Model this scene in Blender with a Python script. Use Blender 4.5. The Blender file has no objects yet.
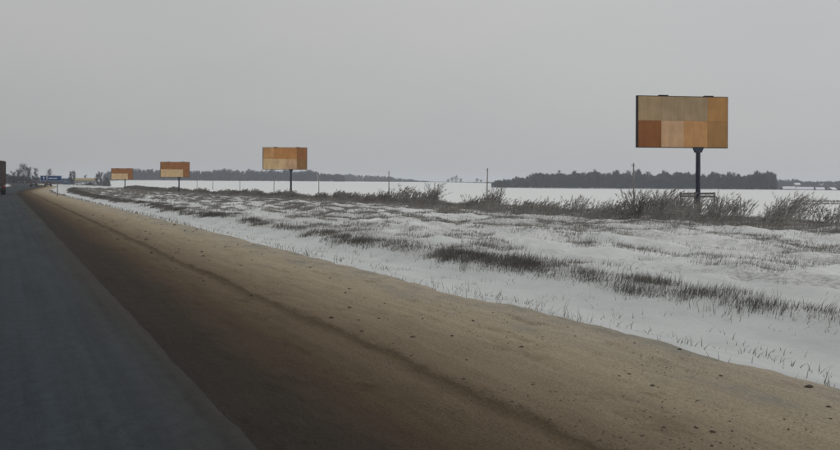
import bpy, math, random
import numpy as np
from mathutils import Vector, Matrix

scene = bpy.context.scene
col = scene.collection
R = math.radians

# ------------------------------------------------------------------ camera
CAM_H = 1.6
YAW = math.atan(415 / 700)              # the road runs along +Y, the camera looks to its right
cam = bpy.data.cameras.new('camera')
cam.sensor_width = 36
cam.lens = 36 * 700 / 840
cam.shift_y = -42 / 840
cam.clip_start = 0.05
cam.clip_end = 9000
camo = bpy.data.objects.new('camera', cam)
camo.matrix_world = (Matrix.Translation((0, 0, CAM_H)) @ Matrix.Rotation(-YAW, 4, 'Z')
                     @ Matrix.Rotation(R(90), 4, 'X') @ Matrix.Rotation(R(0.245), 4, 'Z'))
col.objects.link(camo)
scene.camera = camo

# ------------------------------------------------------------------ sky: an even winter overcast
SUN_EL, SUN_AZ = 34, 130
world = bpy.data.worlds.new('World')
scene.world = world
world.use_nodes = True
nt = world.node_tree
nt.nodes.clear()
out = nt.nodes.new('ShaderNodeOutputWorld')
bg = nt.nodes.new('ShaderNodeBackground')
bg.inputs['Strength'].default_value = 0.1
skyt = nt.nodes.new('ShaderNodeTexSky')
skyt.sky_type = 'NISHITA'
skyt.sun_disc = False
skyt.sun_elevation = R(SUN_EL)
skyt.sun_rotation = R(SUN_AZ)
skyt.dust_density = 4
tc = nt.nodes.new('ShaderNodeTexCoord')
mp = nt.nodes.new('ShaderNodeMapping')
mp.inputs['Scale'].default_value = (1.2, 1.2, 3.0)
nz = nt.nodes.new('ShaderNodeTexNoise')
nz.inputs['Scale'].default_value = 1.3
nz.inputs['Detail'].default_value = 4
rp = nt.nodes.new('ShaderNodeValToRGB')
rp.color_ramp.elements[0].position = 0.25
rp.color_ramp.elements[0].color = (0.90, 0.90, 0.93, 1)
rp.color_ramp.elements[1].position = 0.75
rp.color_ramp.elements[1].color = (1, 1, 0.985, 1)
sx = nt.nodes.new('ShaderNodeSeparateXYZ')
hr = nt.nodes.new('ShaderNodeValToRGB')          # cloud deck a little duller low down
hr.color_ramp.elements[0].position = 0.0
hr.color_ramp.elements[0].color = (4.66, 4.65, 4.66, 1)
hr.color_ramp.elements[1].position = 0.32
hr.color_ramp.elements[1].color = (5.72, 5.72, 5.58, 1)
mul = nt.nodes.new('ShaderNodeMix'); mul.data_type = 'RGBA'; mul.blend_type = 'MULTIPLY'
mul.inputs[0].default_value = 1
mixs = nt.nodes.new('ShaderNodeMix'); mixs.data_type = 'RGBA'
mixs.inputs[0].default_value = 0.94              # how much of the sky the cloud covers
L = nt.links.new
L(tc.outputs['Generated'], mp.inputs['Vector'])
L(mp.outputs['Vector'], nz.inputs['Vector'])
L(nz.outputs['Fac'], rp.inputs['Fac'])
L(tc.outputs['Generated'], sx.inputs['Vector'])
L(sx.outputs['Z'], hr.inputs['Fac'])
L(hr.outputs['Color'], mul.inputs[6])
L(rp.outputs['Color'], mul.inputs[7])
L(skyt.outputs['Color'], mixs.inputs[6])
dt = nt.nodes.new('ShaderNodeVectorMath'); dt.operation = 'DOT_PRODUCT'       # the deck is brighter on the sun's side
dt.inputs[1].default_value = (math.sin(R(SUN_AZ)), math.cos(R(SUN_AZ)), 0)
gl = nt.nodes.new('ShaderNodeMath'); gl.operation = 'MULTIPLY_ADD'
gl.inputs[1].default_value = 0.17; gl.inputs[2].default_value = 1.0
vs = nt.nodes.new('ShaderNodeVectorMath'); vs.operation = 'SCALE'
L(tc.outputs['Generated'], dt.inputs[0]); L(dt.outputs['Value'], gl.inputs[0])
L(mul.outputs[2], vs.inputs[0]); L(gl.outputs[0], vs.inputs['Scale'])
L(vs.outputs['Vector'], mixs.inputs[7])
L(mixs.outputs[2], bg.inputs['Color'])
L(bg.outputs['Background'], out.inputs['Surface'])

sun = bpy.data.lights.new('sun', 'SUN')
sun.energy = 0.7
sun.angle = R(25)
sun.color = (1.0, 0.97, 0.93)
suno = bpy.data.objects.new('sun', sun)
az = R(SUN_AZ)
sd = Vector((math.sin(az) * math.cos(R(SUN_EL)), math.cos(az) * math.cos(R(SUN_EL)), math.sin(R(SUN_EL))))
suno.rotation_euler = sd.to_track_quat('Z', 'Y').to_euler()
col.objects.link(suno)

scene.view_settings.view_transform = 'Standard'
scene.view_settings.look = 'None'
scene.view_settings.exposure = 0
scene.view_settings.gamma = 1
scene.cycles.volume_bounces = 1
scene.cycles.max_bounces = 6

# ------------------------------------------------------------------ helpers
rng = np.random.default_rng(11)


def ss(a, b, x):
    t = np.clip((np.asarray(x, float) - a) / (b - a), 0, 1)
    return t * t * (3 - 2 * t)


def vnoise(x, y, seed=0):
    x = np.asarray(x, float); y = np.asarray(y, float)
    xi = np.floor(x).astype(np.int64); yi = np.floor(y).astype(np.int64)
    fx = x - xi; fy = y - yi
    fx = fx * fx * (3 - 2 * fx); fy = fy * fy * (3 - 2 * fy)

    def h(a, b):
        n = (a * 374761393 + b * 668265263 + seed * 1442695041) & 0x7fffffff
        n = ((n ^ (n >> 13)) * 1274126177) & 0x7fffffff
        return ((n ^ (n >> 16)) & 0xffff) / 65535.0
    return ((h(xi, yi) * (1 - fx) + h(xi + 1, yi) * fx) * (1 - fy)
            + (h(xi, yi + 1) * (1 - fx) + h(xi + 1, yi + 1) * fx) * fy)


def fbm(x, y, seed=0, octv=4):
    v = 0; a = 0.5
    for k in range(octv):
        v = v + a * vnoise(x * 2 ** k, y * 2 ** k, seed + 17 * k)
        a *= 0.5
    return v / (1 - 0.5 ** octv)


def pix(u, D):
    """photo column u at depth D (metres in front of the camera) -> world x, y"""
    X = (u - 420) / 700 * D
    return (X * math.cos(YAW) + D * math.sin(YAW), -X * math.sin(YAW) + D * math.cos(YAW))


def tocam(x, y):
    """world -> photo column, depth"""
    D = x * math.sin(YAW) + y * math.cos(YAW)
    X = x * math.cos(YAW) - y * math.sin(YAW)
    return 420 + 700 * X / np.maximum(D, 0.01), D


def road_off(s):
    return 10 * ss(100, 300, s)


P_R = [-3000, -60, -14, -9.5, -7.6, 5.3, 6.2, 7.9, 8.8, 10.0, 16, 26, 37, 62, 90, 540, 700, 3200]
P_Z = [-3, -0.9, -0.8, -0.5, -0.07, -0.07, -0.10, -0.47, -0.50, -0.22, -0.22, -0.36, -0.50, -1.9, -2.0, -2.4, -4.9, -9]


def rcoord(x, y):
    return x - road_off(y) * (1 - ss(18, 70, np.abs(x)))


def zground(x, y):
    x = np.asarray(x, float); y = np.asarray(y, float)
    r = rcoord(x, y)
    z = np.interp(r, P_R, P_Z)
    z = z + 5.6 * ss(520, 850, y) * ss(60, 130, x)
    z = z - 0.25 * ss(60, 200, y) * ss(10, 20, r)
    rough = ss(5.4, 7, r) * (0.35 + 0.65 * ss(10, 13, r)) * (1 - 0.7 * ss(45, 70, r)) + ss(7.6, 9, -r) * 0.6
    z = z + rough * ((fbm(x / 1.1, y / 1.9, 3, 3) - 0.5) * 0.26 + ss(10.5, 13, r) * (0.62 - np.abs(2 * fbm(x / 1.9, y / 4.2, 13, 3) - 1)*1.9) * 0.13 + (fbm(x / 0.35, y / 0.5, 8, 2) - 0.5) * 0.09 + ss(10, 12, r) * (fbm(x / 0.55, y / 0.9, 9, 3) - 0.5) * 0.20)
    # long low furrows left by machines beside the ditch
    z = z + ss(12, 15, r) * (1 - ss(26, 30, r)) * 0.07 * np.sin(r * 1.9 + 1.5 * vnoise(y / 14, r / 6, 4))
    z = z + ss(60, 200, np.abs(x)) * (fbm(x / 160, y / 160, 5, 2) - 0.5) * 0.8
    return z


def gz(x, y):
    return float(zground(x, y))


def new_mesh(name, verts, faces, mats, parent=None, smooth=False, uvless=True):
    me = bpy.data.meshes.new(name)
    me.from_pydata(verts, [], faces)
    for m in (mats if isinstance(mats, (list, tuple)) else [mats]):
        me.materials.append(m)
    if smooth:
        me.polygons.foreach_set('use_smooth', [True] * len(me.polygons))
    me.update()
    o = bpy.data.objects.new(name, me)
    col.objects.link(o)
    if parent:
        o.parent = parent
    return o


def np_mesh(name, V, F, mat, parent=None, smooth=False, attrs=None):
    """V (n,3) float, F (m,3|4) int, fast path"""
    V = np.asarray(V, np.float32); F = np.asarray(F, np.int32)
    k = F.shape[1]
    me = bpy.data.meshes.new(name)
    me.vertices.add(len(V)); me.loops.add(F.size); me.polygons.add(len(F))
    me.vertices.foreach_set('co', V.ravel())
    me.loops.foreach_set('vertex_index', F.ravel())
    me.polygons.foreach_set('loop_start', np.arange(0, F.size, k, dtype=np.int32))
    me.polygons.foreach_set('loop_total', np.full(len(F), k, np.int32))
    if smooth:
        me.polygons.foreach_set('use_smooth', np.ones(len(F), bool))
    for nme, a in (attrs or {}).items():
        at = me.attributes.new(nme, 'FLOAT', 'POINT')
        at.data.foreach_set('value', np.asarray(a, np.float32))
    me.materials.append(mat)
    me.update(calc_edges=True)
    me.validate()
    o = bpy.data.objects.new(name, me)
    col.objects.link(o)
    if parent:
        o.parent = parent
    return o


class MB:
    """collects shapes that together make ONE part"""
    def __init__(self):
        self.v = []; self.f = []

    def add(self, v, f):
        b = len(self.v)
        self.v += [tuple(p) for p in v]
        self.f += [tuple(i + b for i in q) for q in f]
        return self

    def box(self, x0, x1, y0, y1, z0, z1, ch=0.0):
        """box with its vertical and horizontal edges chamfered by ch"""
        if ch <= 0:
            v = [(x, y, z) for x in (x0, x1) for y in (y0, y1) for z in (z0, z1)]
            f = [(0, 1, 3, 2), (4, 6, 7, 5), (0, 4, 5, 1), (2, 3, 7, 6), (0, 2, 6, 4), (1, 5, 7, 3)]
            return self.add(v, f)
        lv = []
        for z, i in ((z0, ch), (z0 + ch, 0), (z1 - ch, 0), (z1, ch)):
            a = ch + i * 0
            lv.append([(x0 + i + a * 0 + ch, y0 + i, z), (x1 - i - ch, y0 + i, z), (x1 - i, y0 + i + ch, z), (x1 - i, y1 - i - ch, z),
                       (x1 - i - ch, y1 - i, z), (x0 + i + ch, y1 - i, z), (x0 + i, y1 - i - ch, z), (x0 + i, y0 + i + ch, z)])
        return self.loft(lv)

    def loft(self, rings, cap=True):
        n = len(rings[0]); v = []; f = []
        for rg in rings:
            v += rg
        for k in range(len(rings) - 1):
            for i in range(n):
                j = (i + 1) % n
                f.append((k * n + i, k * n + j, (k + 1) * n + j, (k + 1) * n + i))
        if cap:
            f.append(tuple(range(n - 1, -1, -1)))
            f.append(tuple((len(rings) - 1) * n + i for i in range(n)))
        return self.add(v, f)

    def tube(self, pts, rad, n=8, cap=True):
        rings = []
        pts = [Vector(p) for p in pts]
        for i, p in enumerate(pts):
            d = (pts[min(i + 1, len(pts) - 1)] - pts[max(i - 1, 0)]).normalized()
            a = d.orthogonal().normalized() if abs(d.z) > 0.99 else d.cross(Vector((0, 0, 1))).normalized()
            b = d.cross(a)
            r = rad[i] if isinstance(rad, (list, tuple)) else rad
            rings.append([tuple(p + (a * math.cos(t) + b * math.sin(t)) * r) for t in [2 * math.pi * k / n for k in range(n)]])
        return self.loft(rings, cap)

    def prism(self, poly, axis, a0, a1):
        """poly: 2-D outline; extruded along axis ('x' or 'y') from a0 to a1"""
        f3 = (lambda p, a: (a, p[0], p[1])) if axis == 'x' else (lambda p, a: (p[0], a, p[1]))
        return self.loft([[f3(p, a0) for p in poly], [f3(p, a1) for p in poly]])

    def build(self, name, mat, parent=None, smooth=False):
        return new_mesh(name, self.v, self.f, mat, parent, smooth)


def tag(o, label=None, cat=None, group=None, kind=None):
    for k, v in (('label', label), ('category', cat), ('group', group), ('kind', kind)):
        if v:
            o[k] = v
    return o


def empty(name, loc, rz=0.0):
    o = bpy.data.objects.new(name, None)
    o.empty_display_size = 0.3
    o.location = loc
    o.rotation_euler = (0, 0, rz)
    col.objects.link(o)
    return o


def copy_tree(o, parent=None):
    c = o.copy()
    col.objects.link(c)
    c.parent = parent
    for ch in list(o.children):
        copy_tree(ch, c)
    return c


# ------------------------------------------------------------------ materials
def mat_new(name):
    m = bpy.data.materials.new(name)
    m.use_nodes = True
    n = m.node_tree.nodes
    return m, m.node_tree, n['Principled BSDF']


def noise_node(t, scale, detail=4, rough=0.55, vec=None, stretch=None):
    n = t.nodes.new('ShaderNodeTexNoise')
    n.inputs['Scale'].default_value = scale
    n.inputs['Detail'].default_value = detail
    n.inputs['Roughness'].default_value = rough
    if vec is None:
        c = t.nodes.new('ShaderNodeTexCoord')
        vec = c.outputs['Object']
    if stretch:
        mpn = t.nodes.new('ShaderNodeMapping')
        mpn.inputs['Scale'].default_value = stretch
        t.links.new(vec, mpn.inputs['Vector'])
        vec = mpn.outputs['Vector']
    t.links.new(vec, n.inputs['Vector'])
    return n


def ramp(t, fac, stops):
    r = t.nodes.new('ShaderNodeValToRGB')
    e = r.color_ramp.elements
    while len(e) < len(stops):
        e.new(0.5)
    for k, (p, c) in enumerate(stops):
        e[k].position = p
        e[k].color = (*c, 1) if len(c) == 3 else c
    t.links.new(fac, r.inputs['Fac'])
    return r


def mixc(t, fac, a, b, mode='MIX'):
    m = t.nodes.new('ShaderNodeMix'); m.data_type = 'RGBA'; m.blend_type = mode
    for s, i in ((fac, 0), (a, 6), (b, 7)):
        if hasattr(s, 'links'):
            t.links.new(s, m.inputs[i])
        else:
            m.inputs[i].default_value = s if i == 0 else (*s, 1)
    return m.outputs[2]


def bump(t, bsdf, h, strength, dist):
    b = t.nodes.new('ShaderNodeBump')
    b.inputs['Strength'].default_value = strength
    b.inputs['Distance'].default_value = dist
    t.links.new(h, b.inputs['Height'])
    t.links.new(b.outputs['Normal'], bsdf.inputs['Normal'])


def math_node(t, op, a, b=None, clamp=False):
    m = t.nodes.new('ShaderNodeMath'); m.operation = op; m.use_clamp = clamp
    for s, i in ((a, 0), (b, 1)):
        if s is None:
            continue
        if hasattr(s, 'links'):
            t.links.new(s, m.inputs[i])
        else:
            m.inputs[i].default_value = s
    return m.outputs[0]


def simple(name, c, rough=0.6, var=0.25, scale=6.0, metal=0.0, stretch=None, bmp=0.0, rand=0.0):
    """base colour broken up by noise; rand = per-object brightness spread"""
    m, t, b = mat_new(name)
    n = noise_node(t, scale, 5, 0.6, stretch=stretch)
    lo = tuple(x * (1 - var) for x in c); hi = tuple(min(1, x * (1 + var)) for x in c)
    r = ramp(t, n.outputs['Fac'], [(0.3, lo), (0.7, hi)])
    co = r.outputs['Color']
    if rand:
        oi = t.nodes.new('ShaderNodeObjectInfo')
        v = math_node(t, 'MULTIPLY_ADD', oi.outputs['Random'], rand)
        v.node.inputs[2].default_value = 1 - rand / 2
        hsv = t.nodes.new('ShaderNodeHueSaturation')
        t.links.new(v, hsv.inputs['Value']); t.links.new(co, hsv.inputs['Color'])
        co = hsv.outputs['Color']
    t.links.new(co, b.inputs['Base Color'])
    b.inputs['Roughness'].default_value = rough
    b.inputs['Metallic'].default_value = metal
    if bmp:
        bump(t, b, n.outputs['Fac'], 0.6, bmp)
    return m


def mat_snow():
    m, t, b = mat_new('snow_ground')
    cl = t.nodes.new('ShaderNodeAttribute'); cl.attribute_name = 'vignette_tone'
    vg = t.nodes.new('ShaderNodeAttribute'); vg.attribute_name = 'veg'
    n1 = noise_node(t, 1.6, 6, 0.65, stretch=(1, 0.55, 1))
    n2 = noise_node(t, 11, 7, 0.78, stretch=(1, .7, 1))
    base = mixc(t, cl.outputs['Fac'], (0.585, 0.605, 0.605), (0.84, 0.855, 0.85))  # roadside snow painted darker to stand for the car window's vignette
    mott = ramp(t, n1.outputs['Fac'], [(0.3, (0.86, 0.86, 0.86)), (0.62, (1, 1, 1))])
    base = mixc(t, 1.0, base, mott.outputs['Color'], 'MULTIPLY')
    # bare litter and dead stalks showing through thin snow
    f = math_node(t, 'ADD', n2.outputs['Fac'], math_node(t, 'MULTIPLY', vg.outputs['Fac'], 0.22))
    lit = ramp(t, f, [(0.62, (0, 0, 0)), (0.90, (1, 1, 1))])
    base = mixc(t, lit.outputs['Color'], base, (0.24, 0.225, 0.205))
    t.links.new(base, b.inputs['Base Color'])
    b.inputs['Roughness'].default_value = 0.75
    b.inputs['Specular IOR Level'].default_value = 0.25
    h = math_node(t, 'ADD', math_node(t, 'MULTIPLY', n1.outputs['Fac'], 2.0), n2.outputs['Fac'])
    bump(t, b, h, 0.5, 0.05)
    return m


def mat_shoulder():
    m, t, b = mat_new('sandy_mud')
    ra = t.nodes.new('ShaderNodeAttribute'); ra.attribute_name = 'across'
    w = noise_node(t, 1.0, 6, 0.6, stretch=(1.2, 0.22, 1))
    w2 = noise_node(t, 5.0, 5, 0.7, stretch=(1.0, 0.5, 1))
    fine = noise_node(t, 42, 5, 0.65)
    a = math_node(t, 'ADD', ra.outputs['Fac'], math_node(t, 'MULTIPLY', math_node(t, 'SUBTRACT', w.outputs['Fac'], 0.5), 0.6))
    a = math_node(t, 'ADD', a, math_node(t, 'MULTIPLY', math_node(t, 'SUBTRACT', w2.outputs['Fac'], 0.5), 0.45))
    a = math_node(t, 'DIVIDE', math_node(t, 'SUBTRACT', a, 1.0), 5.5, True)
    s = lambda x: (x - 1.0) / 5.5
    r = ramp(t, a, [(s(1.15), (0.040, 0.037, 0.033)), (s(1.8), (0.050, 0.041, 0.033)), (s(2.4), (0.105, 0.078, 0.053)), (s(2.9), (0.175, 0.138, 0.094)),
                    (s(3.5), (0.268, 0.223, 0.162)), (s(4.4), (0.405, 0.352, 0.263)), (s(5.8), (0.465, 0.425, 0.35))])
    lp = t.nodes.new('ShaderNodeAttribute'); lp.attribute_name = 'lip'       # wet soil turned up along the wheel track's edge
    lf = ramp(t, math_node(t, 'MULTIPLY_ADD', lp.outputs['Fac'], 1.0), [(0.34, (1, 1, 1)), (0.45, (0.80, 0.78, 0.76)), (0.50, (0.68, 0.65, 0.62)), (0.56, (1.0, 1.0, 1.0))])
    lm = lf.inputs['Fac'].links[0].from_node
    lm.inputs[2].default_value = 0.5
    t.links.new(math_node(t, 'ADD', lp.outputs['Fac'], math_node(t, 'MULTIPLY', math_node(t, 'SUBTRACT', w2.outputs['Fac'], 0.5), 0.22)), lm.inputs[0])
    v = ramp(t, fine.outputs['Fac'], [(0.25, (0.72, 0.70, 0.68)), (0.7, (1.12, 1.10, 1.08))])
    c = mixc(t, 1.0, r.outputs['Color'], v.outputs['Color'], 'MULTIPLY')
    c = mixc(t, 1.0, c, lf.outputs['Color'], 'MULTIPLY')
    # wet, darker blotches
    bl = noise_node(t, 2.3, 5, 0.7, stretch=(1, 0.45, 1))
    bm = ramp(t, bl.outputs['Fac'], [(0.56, (1, 1, 1)), (0.74, (0.66, 0.62, 0.58))])
    c = mixc(t, 1.0, c, bm.outputs['Color'], 'MULTIPLY')
    sk = noise_node(t, 1.0, 6, 0.7, stretch=(7, 0.35, 1))
    sv_ = ramp(t, sk.outputs['Fac'], [(0.32, (0.88, 0.87, 0.86)), (0.66, (1.08, 1.07, 1.06))])
    c = mixc(t, 1.0, c, sv_.outputs['Color'], 'MULTIPLY')
    sl = noise_node(t, 1.5, 6, 0.68, stretch=(1, 0.5, 1))
    sf = math_node(t, 'ADD', sl.outputs['Fac'], math_node(t, 'MULTIPLY', math_node(t, 'SUBTRACT', ra.outputs['Fac'], 4.9), 0.12))
    sm = ramp(t, sf, [(0.53, (0, 0, 0)), (0.66, (0.75, 0.75, 0.75))])
    c = mixc(t, sm.outputs['Color'], c, (0.27, 0.265, 0.235))
    t.links.new(c, b.inputs['Base Color'])
    rr = ramp(t, a, [(0.1, (0.8,) * 3), (0.5, (0.95,) * 3)])
    t.links.new(rr.outputs['Color'], b.inputs['Roughness'])
    b.inputs['Specular IOR Level'].default_value = 0.08
    h = math_node(t, 'ADD', math_node(t, 'MULTIPLY', w2.outputs['Fac'], 2.2), fine.outputs['Fac'])
    bump(t, b, h, 0.8, 0.035)
    return m


def mat_asphalt():
    m, t, b = mat_new('wet_asphalt')
    ra = t.nodes.new('ShaderNodeAttribute'); ra.attribute_name = 'across'
    w = noise_node(t, 1.2, 5, 0.6, stretch=(1.0, 0.2, 1))
    g = noise_node(t, 90, 3, 0.7)
    a = math_node(t, 'ADD', ra.outputs['Fac'], math_node(t, 'MULTIPLY', math_node(t, 'SUBTRACT', w.outputs['Fac'], 0.5), 0.8))
    md = noise_node(t, 9, 5, 0.7, stretch=(1, .6, 1))
    f = math_node(t, 'DIVIDE', math_node(t, 'SUBTRACT', a, 0.35), 0.9, True)
    r = ramp(t, f, [(0.0, (0.035, 0.045, 0.055)), (0.6, (0.036, 0.042, 0.046)), (1.0, (0.042, 0.040, 0.037))])
    v = ramp(t, g.outputs['Fac'], [(0.3, (0.75,) * 3), (0.7, (1.25,) * 3)])
    c = mixc(t, 1.0, r.outputs['Color'], v.outputs['Color'], 'MULTIPLY')
    sk = noise_node(t, 1.0, 4, 0.6, stretch=(5.5, 0.06, 1))
    sv_ = ramp(t, sk.outputs['Fac'], [(0.35, (0.84, 0.84, 0.85)), (0.65, (1.18, 1.17, 1.15))])
    c = mixc(t, 1.0, c, sv_.outputs['Color'], 'MULTIPLY')
    mv = ramp(t, md.outputs['Fac'], [(0.3, (0.80,) * 3), (0.7, (1.15,) * 3)])
    c = mixc(t, 1.0, c, mv.outputs['Color'], 'MULTIPLY')
    t.links.new(c, b.inputs['Base Color'])
    rg = ramp(t, w.outputs['Fac'], [(0.35, (0.72,) * 3), (0.65, (0.85,) * 3)])
    t.links.new(rg.outputs['Color'], b.inputs['Roughness'])
    b.inputs['Specular IOR Level'].default_value = 0.12
    bump(t, b, g.outputs['Fac'], 0.5, 0.006)
    return m


def mat_ply(name, c):
    m, t, b = mat_new(name)
    oi = t.nodes.new('ShaderNodeObjectInfo')
    tcn = t.nodes.new('ShaderNodeTexCoord')
    va = t.nodes.new('ShaderNodeVectorMath'); va.operation = 'ADD'
    cx = t.nodes.new('ShaderNodeCombineXYZ')
    t.links.new(math_node(t, 'MULTIPLY', oi.outputs['Random'], 40), cx.inputs['X'])
    t.links.new(tcn.outputs['Object'], va.inputs[0]); t.links.new(cx.outputs['Vector'], va.inputs[1])
    g = noise_node(t, 3.0, 5, 0.6, vec=va.outputs['Vector'], stretch=(1, 1, 0.14))
    s = noise_node(t, 1.1, 4, 0.6, vec=va.outputs['Vector'])
    r = ramp(t, g.outputs['Fac'], [(0.3, tuple(x * 0.86 for x in c)), (0.7, tuple(min(0.85, x * 1.10) for x in c))])
    st = ramp(t, s.outputs['Fac'], [(0.3, (0.82, 0.80, 0.78)), (0.65, (1.03, 1.02, 1.0))])
    cc = mixc(t, 1.0, r.outputs['Color'], st.outputs['Color'], 'MULTIPLY')
    t.links.new(cc, b.inputs['Base Color'])
    b.inputs['Roughness'].default_value = 0.75
    b.inputs['Specular IOR Level'].default_value = 0.2
    return m


def mat_grass(name, c0, c1, sc=1.7):
    """dry stalks; colour drifts from place to place"""
    m, t, b = mat_new(name)
    n = noise_node(t, sc, 4, 0.6)
    r = ramp(t, n.outputs['Fac'], [(0.3, c0), (0.7, c1)])
    t.links.new(r.outputs['Color'], b.inputs['Base Color'])
    b.inputs['Roughness'].default_value = 0.9
    b.inputs['Specular IOR Level'].default_value = 0.1
    return m


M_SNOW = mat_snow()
M_SHOULDER = mat_shoulder()
M_ASPHALT = mat_asphalt()
M_STUB = mat_grass('dead_grass', (0.095, 0.088, 0.080), (0.20, 0.187, 0.170))
M_WEED = mat_grass('frosted_weed', (0.18, 0.170, 0.158), (0.37, 0.352, 0.328))
M_GREYGRASS = mat_grass('frosted_grass', (0.15, 0.142, 0.131), (0.33, 0.312, 0.288))
M_SHRUB = mat_grass('shrub_twig', (0.14, 0.133, 0.126), (0.27, 0.26, 0.248))
M_TWIG = mat_grass('tree_twig', (0.045, 0.042, 0.044), (0.085, 0.080, 0.082))
M_FOREST = mat_grass('forest_twig', (0.018, 0.019, 0.024), (0.078, 0.074, 0.086), .2)
M_BARK = simple('bark', (0.07, 0.062, 0.056), 0.9, 0.3, 12, bmp=0.01)
M_CLOD = simple('mud_clod', (0.062, 0.049, 0.037), 0.95, 0.4, 30, rand=0.7)
M_POST = simple('dark_blue_steel', (0.024, 0.029, 0.055), 0.5, 0.3, 5, 0.2)
M_FRAME = simple('rusty_dark_frame', (0.035, 0.026, 0.026), 0.7, 0.4, 7)
M_POLE = simple('weathered_pole', (0.16, 0.15, 0.14), 0.85, 0.25, 8, stretch=(1, 1, 0.15))
M_SHRUBWOOD = simple('old_dark_wood', (0.13, 0.124, 0.12), 0.9, 0.3, 8)
M_PORC = simple('porcelain', (0.55, 0.55, 0.52), 0.35, 0.1)
M_SIGNBLUE = simple('sign_blue', (0.020, 0.058, 0.165), 0.5, 0.2, 4)
M_SIGNWHITE = simple('sign_white', (0.62, 0.66, 0.72), 0.5, 0.1, 8)
M_GALV = simple('grey_post', (0.13, 0.13, 0.13), 0.6, 0.2, 8)
M_TRUCK = simple('brown_tarpaulin', (0.058, 0.040, 0.040), 0.7, 0.35, 2.0)
M_TRUCKDARK = simple('dirty_chassis', (0.022, 0.021, 0.021), 0.8, 0.4, 4)
M_TYRE = simple('tyre_rubber', (0.018, 0.018, 0.018), 0.9, 0.2, 10)
M_RIM = simple('dirty_rim', (0.14, 0.13, 0.12), 0.6, 0.3, 10, 0.3)
M_RED = simple('red_lens', (0.32, 0.02, 0.015), 0.3, 0.1)
M_GLASS = simple('dark_glass', (0.015, 0.018, 0.022), 0.15, 0.2)
M_CARDARK = simple('dark_car_paint', (0.035, 0.034, 0.040), 0.45, 0.2, 3)
M_CARBLACK = simple('black_car_paint', (0.022, 0.022, 0.024), 0.45, 0.2, 3)
M_CARWHITE = simple('pale_car_paint', (0.48, 0.48, 0.50), 0.45, 0.1, 3)
M_YELLOW = simple('yellow_cladding', (0.38, 0.31, 0.15), 0.7, 0.2, 2)
M_GREYWALL = simple('grey_plaster', (0.20, 0.20, 0.21), 0.85, 0.2, 2)
M_BLUEWALL = simple('blue_cladding', (0.030, 0.060, 0.135), 0.7, 0.25, 2)
M_WALL = simple('timber_wall', (0.10, 0.095, 0.10), 0.85, 0.3, 3, rand=0.7)
M_ROOFSNOW = simple('roof_snow', (0.74, 0.77, 0.82), 0.8, 0.06, 2)
M_BRICK = simple('chimney_brick', (0.15, 0.09, 0.075), 0.9, 0.3, 8)
PLY = {k: mat_ply('plywood_' + k, c) for k, c in {
    'grey': (0.470, 0.345, 0.205), 'greydark': (0.430, 0.320, 0.200), 'brown': (0.320, 0.128, 0.047), 'pale': (0.700, 0.455, 0.272),
    'peach': (0.640, 0.345, 0.150), 'ochre': (0.500, 0.270, 0.105), 'ochredark': (0.430, 0.240, 0.095),
    'orange': (0.600, 0.285, 0.105), 'cream': (0.80, 0.56, 0.32), 'rust': (0.385, 0.170, 0.065), 'umber': (0.36, 0.20, 0.09)}.items()}


# ------------------------------------------------------------------ the ground
def grid_lines(lo, hi, f0, f1, step, g):
    """lines between lo and hi: even (step) inside f0..f1, growing by factor g outside"""
    a = list(np.arange(f0, f1, step))
    x = f1; d = step
    while x < hi:
        a.append(x); d *= g; x += d
    a.append(hi)
    x = f0; d = step
    while x > lo:
        d *= g; x -= d
        a.insert(0, max(x, lo))
    return np.array(sorted(set(a)))


def veg_cover(x, y):
    """0..1: where dead grass stands in the snow (bands along the road)"""
    r = rcoord(x, y)
    n = fbm(r / 1.25, y / 7.5, 21, 4)
    big = fbm(r / 4.0, y / 26.0, 31, 2)
    band = np.interp(r, [5.5, 6.5, 8.8, 9.6, 10.6, 11.4, 14, 17, 22, 27, 30, 36, 40, 48, 60],
                     [0.0, -0.1, -0.1, 0.10, 0.20, 0.14, 0.15, 0.20, 0.20, 0.22, 0.32, 0.32, 0.20, 0.0, -0.12])
    return np.clip((n * 0.62 + big * 0.38 - 0.54 + band) * 4.0, 0, 1)


def make_ground():
    xs = grid_lines(-3000, 3000, 5.2, 40, 0.14, 1.05)
    ys = grid_lines(-1200, 3000, 2.0, 42, 0.16, 1.02)
    X, Y = np.meshgrid(xs, ys)
    WX = X + road_off(Y) * (1 - ss(18, 70, np.abs(X)))
    Z = zground(WX, Y)
    r = rcoord(WX, Y)
    n, mm = X.shape
    idx = np.arange(n * mm).reshape(n, mm)
    F = np.stack([idx[:-1, :-1], idx[:-1, 1:], idx[1:, 1:], idx[1:, :-1]], -1).reshape(-1, 4)
    V = np.stack([WX, Y, Z], -1).reshape(-1, 3)
    vignette_tone = (0.12 + 0.48 * ss(9.5, 16, r) + 0.4 * ss(36, 70, r)) * np.ones_like(Y)  # vignette put into the snow colour: low by the road, full in the field
    vegv = veg_cover(WX, Y) * (r > 5) + (r < -7) * 0.4
    o = np_mesh('ground', V, F, M_SNOW, None, True, {'vignette_tone': vignette_tone.ravel(), 'veg': vegv.ravel()})
    tag(o, 'snow covered verge, shallow ditch and open field', kind='structure')


make_ground()


def lip_edge(r, y):
    return 3.02 + 0.07 * (fbm(y / 1.6, r * 0, 40, 4) - 0.5) * 2 + 0.10 * (fbm(y / 9, r * 0, 46, 2) - 0.5)


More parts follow.
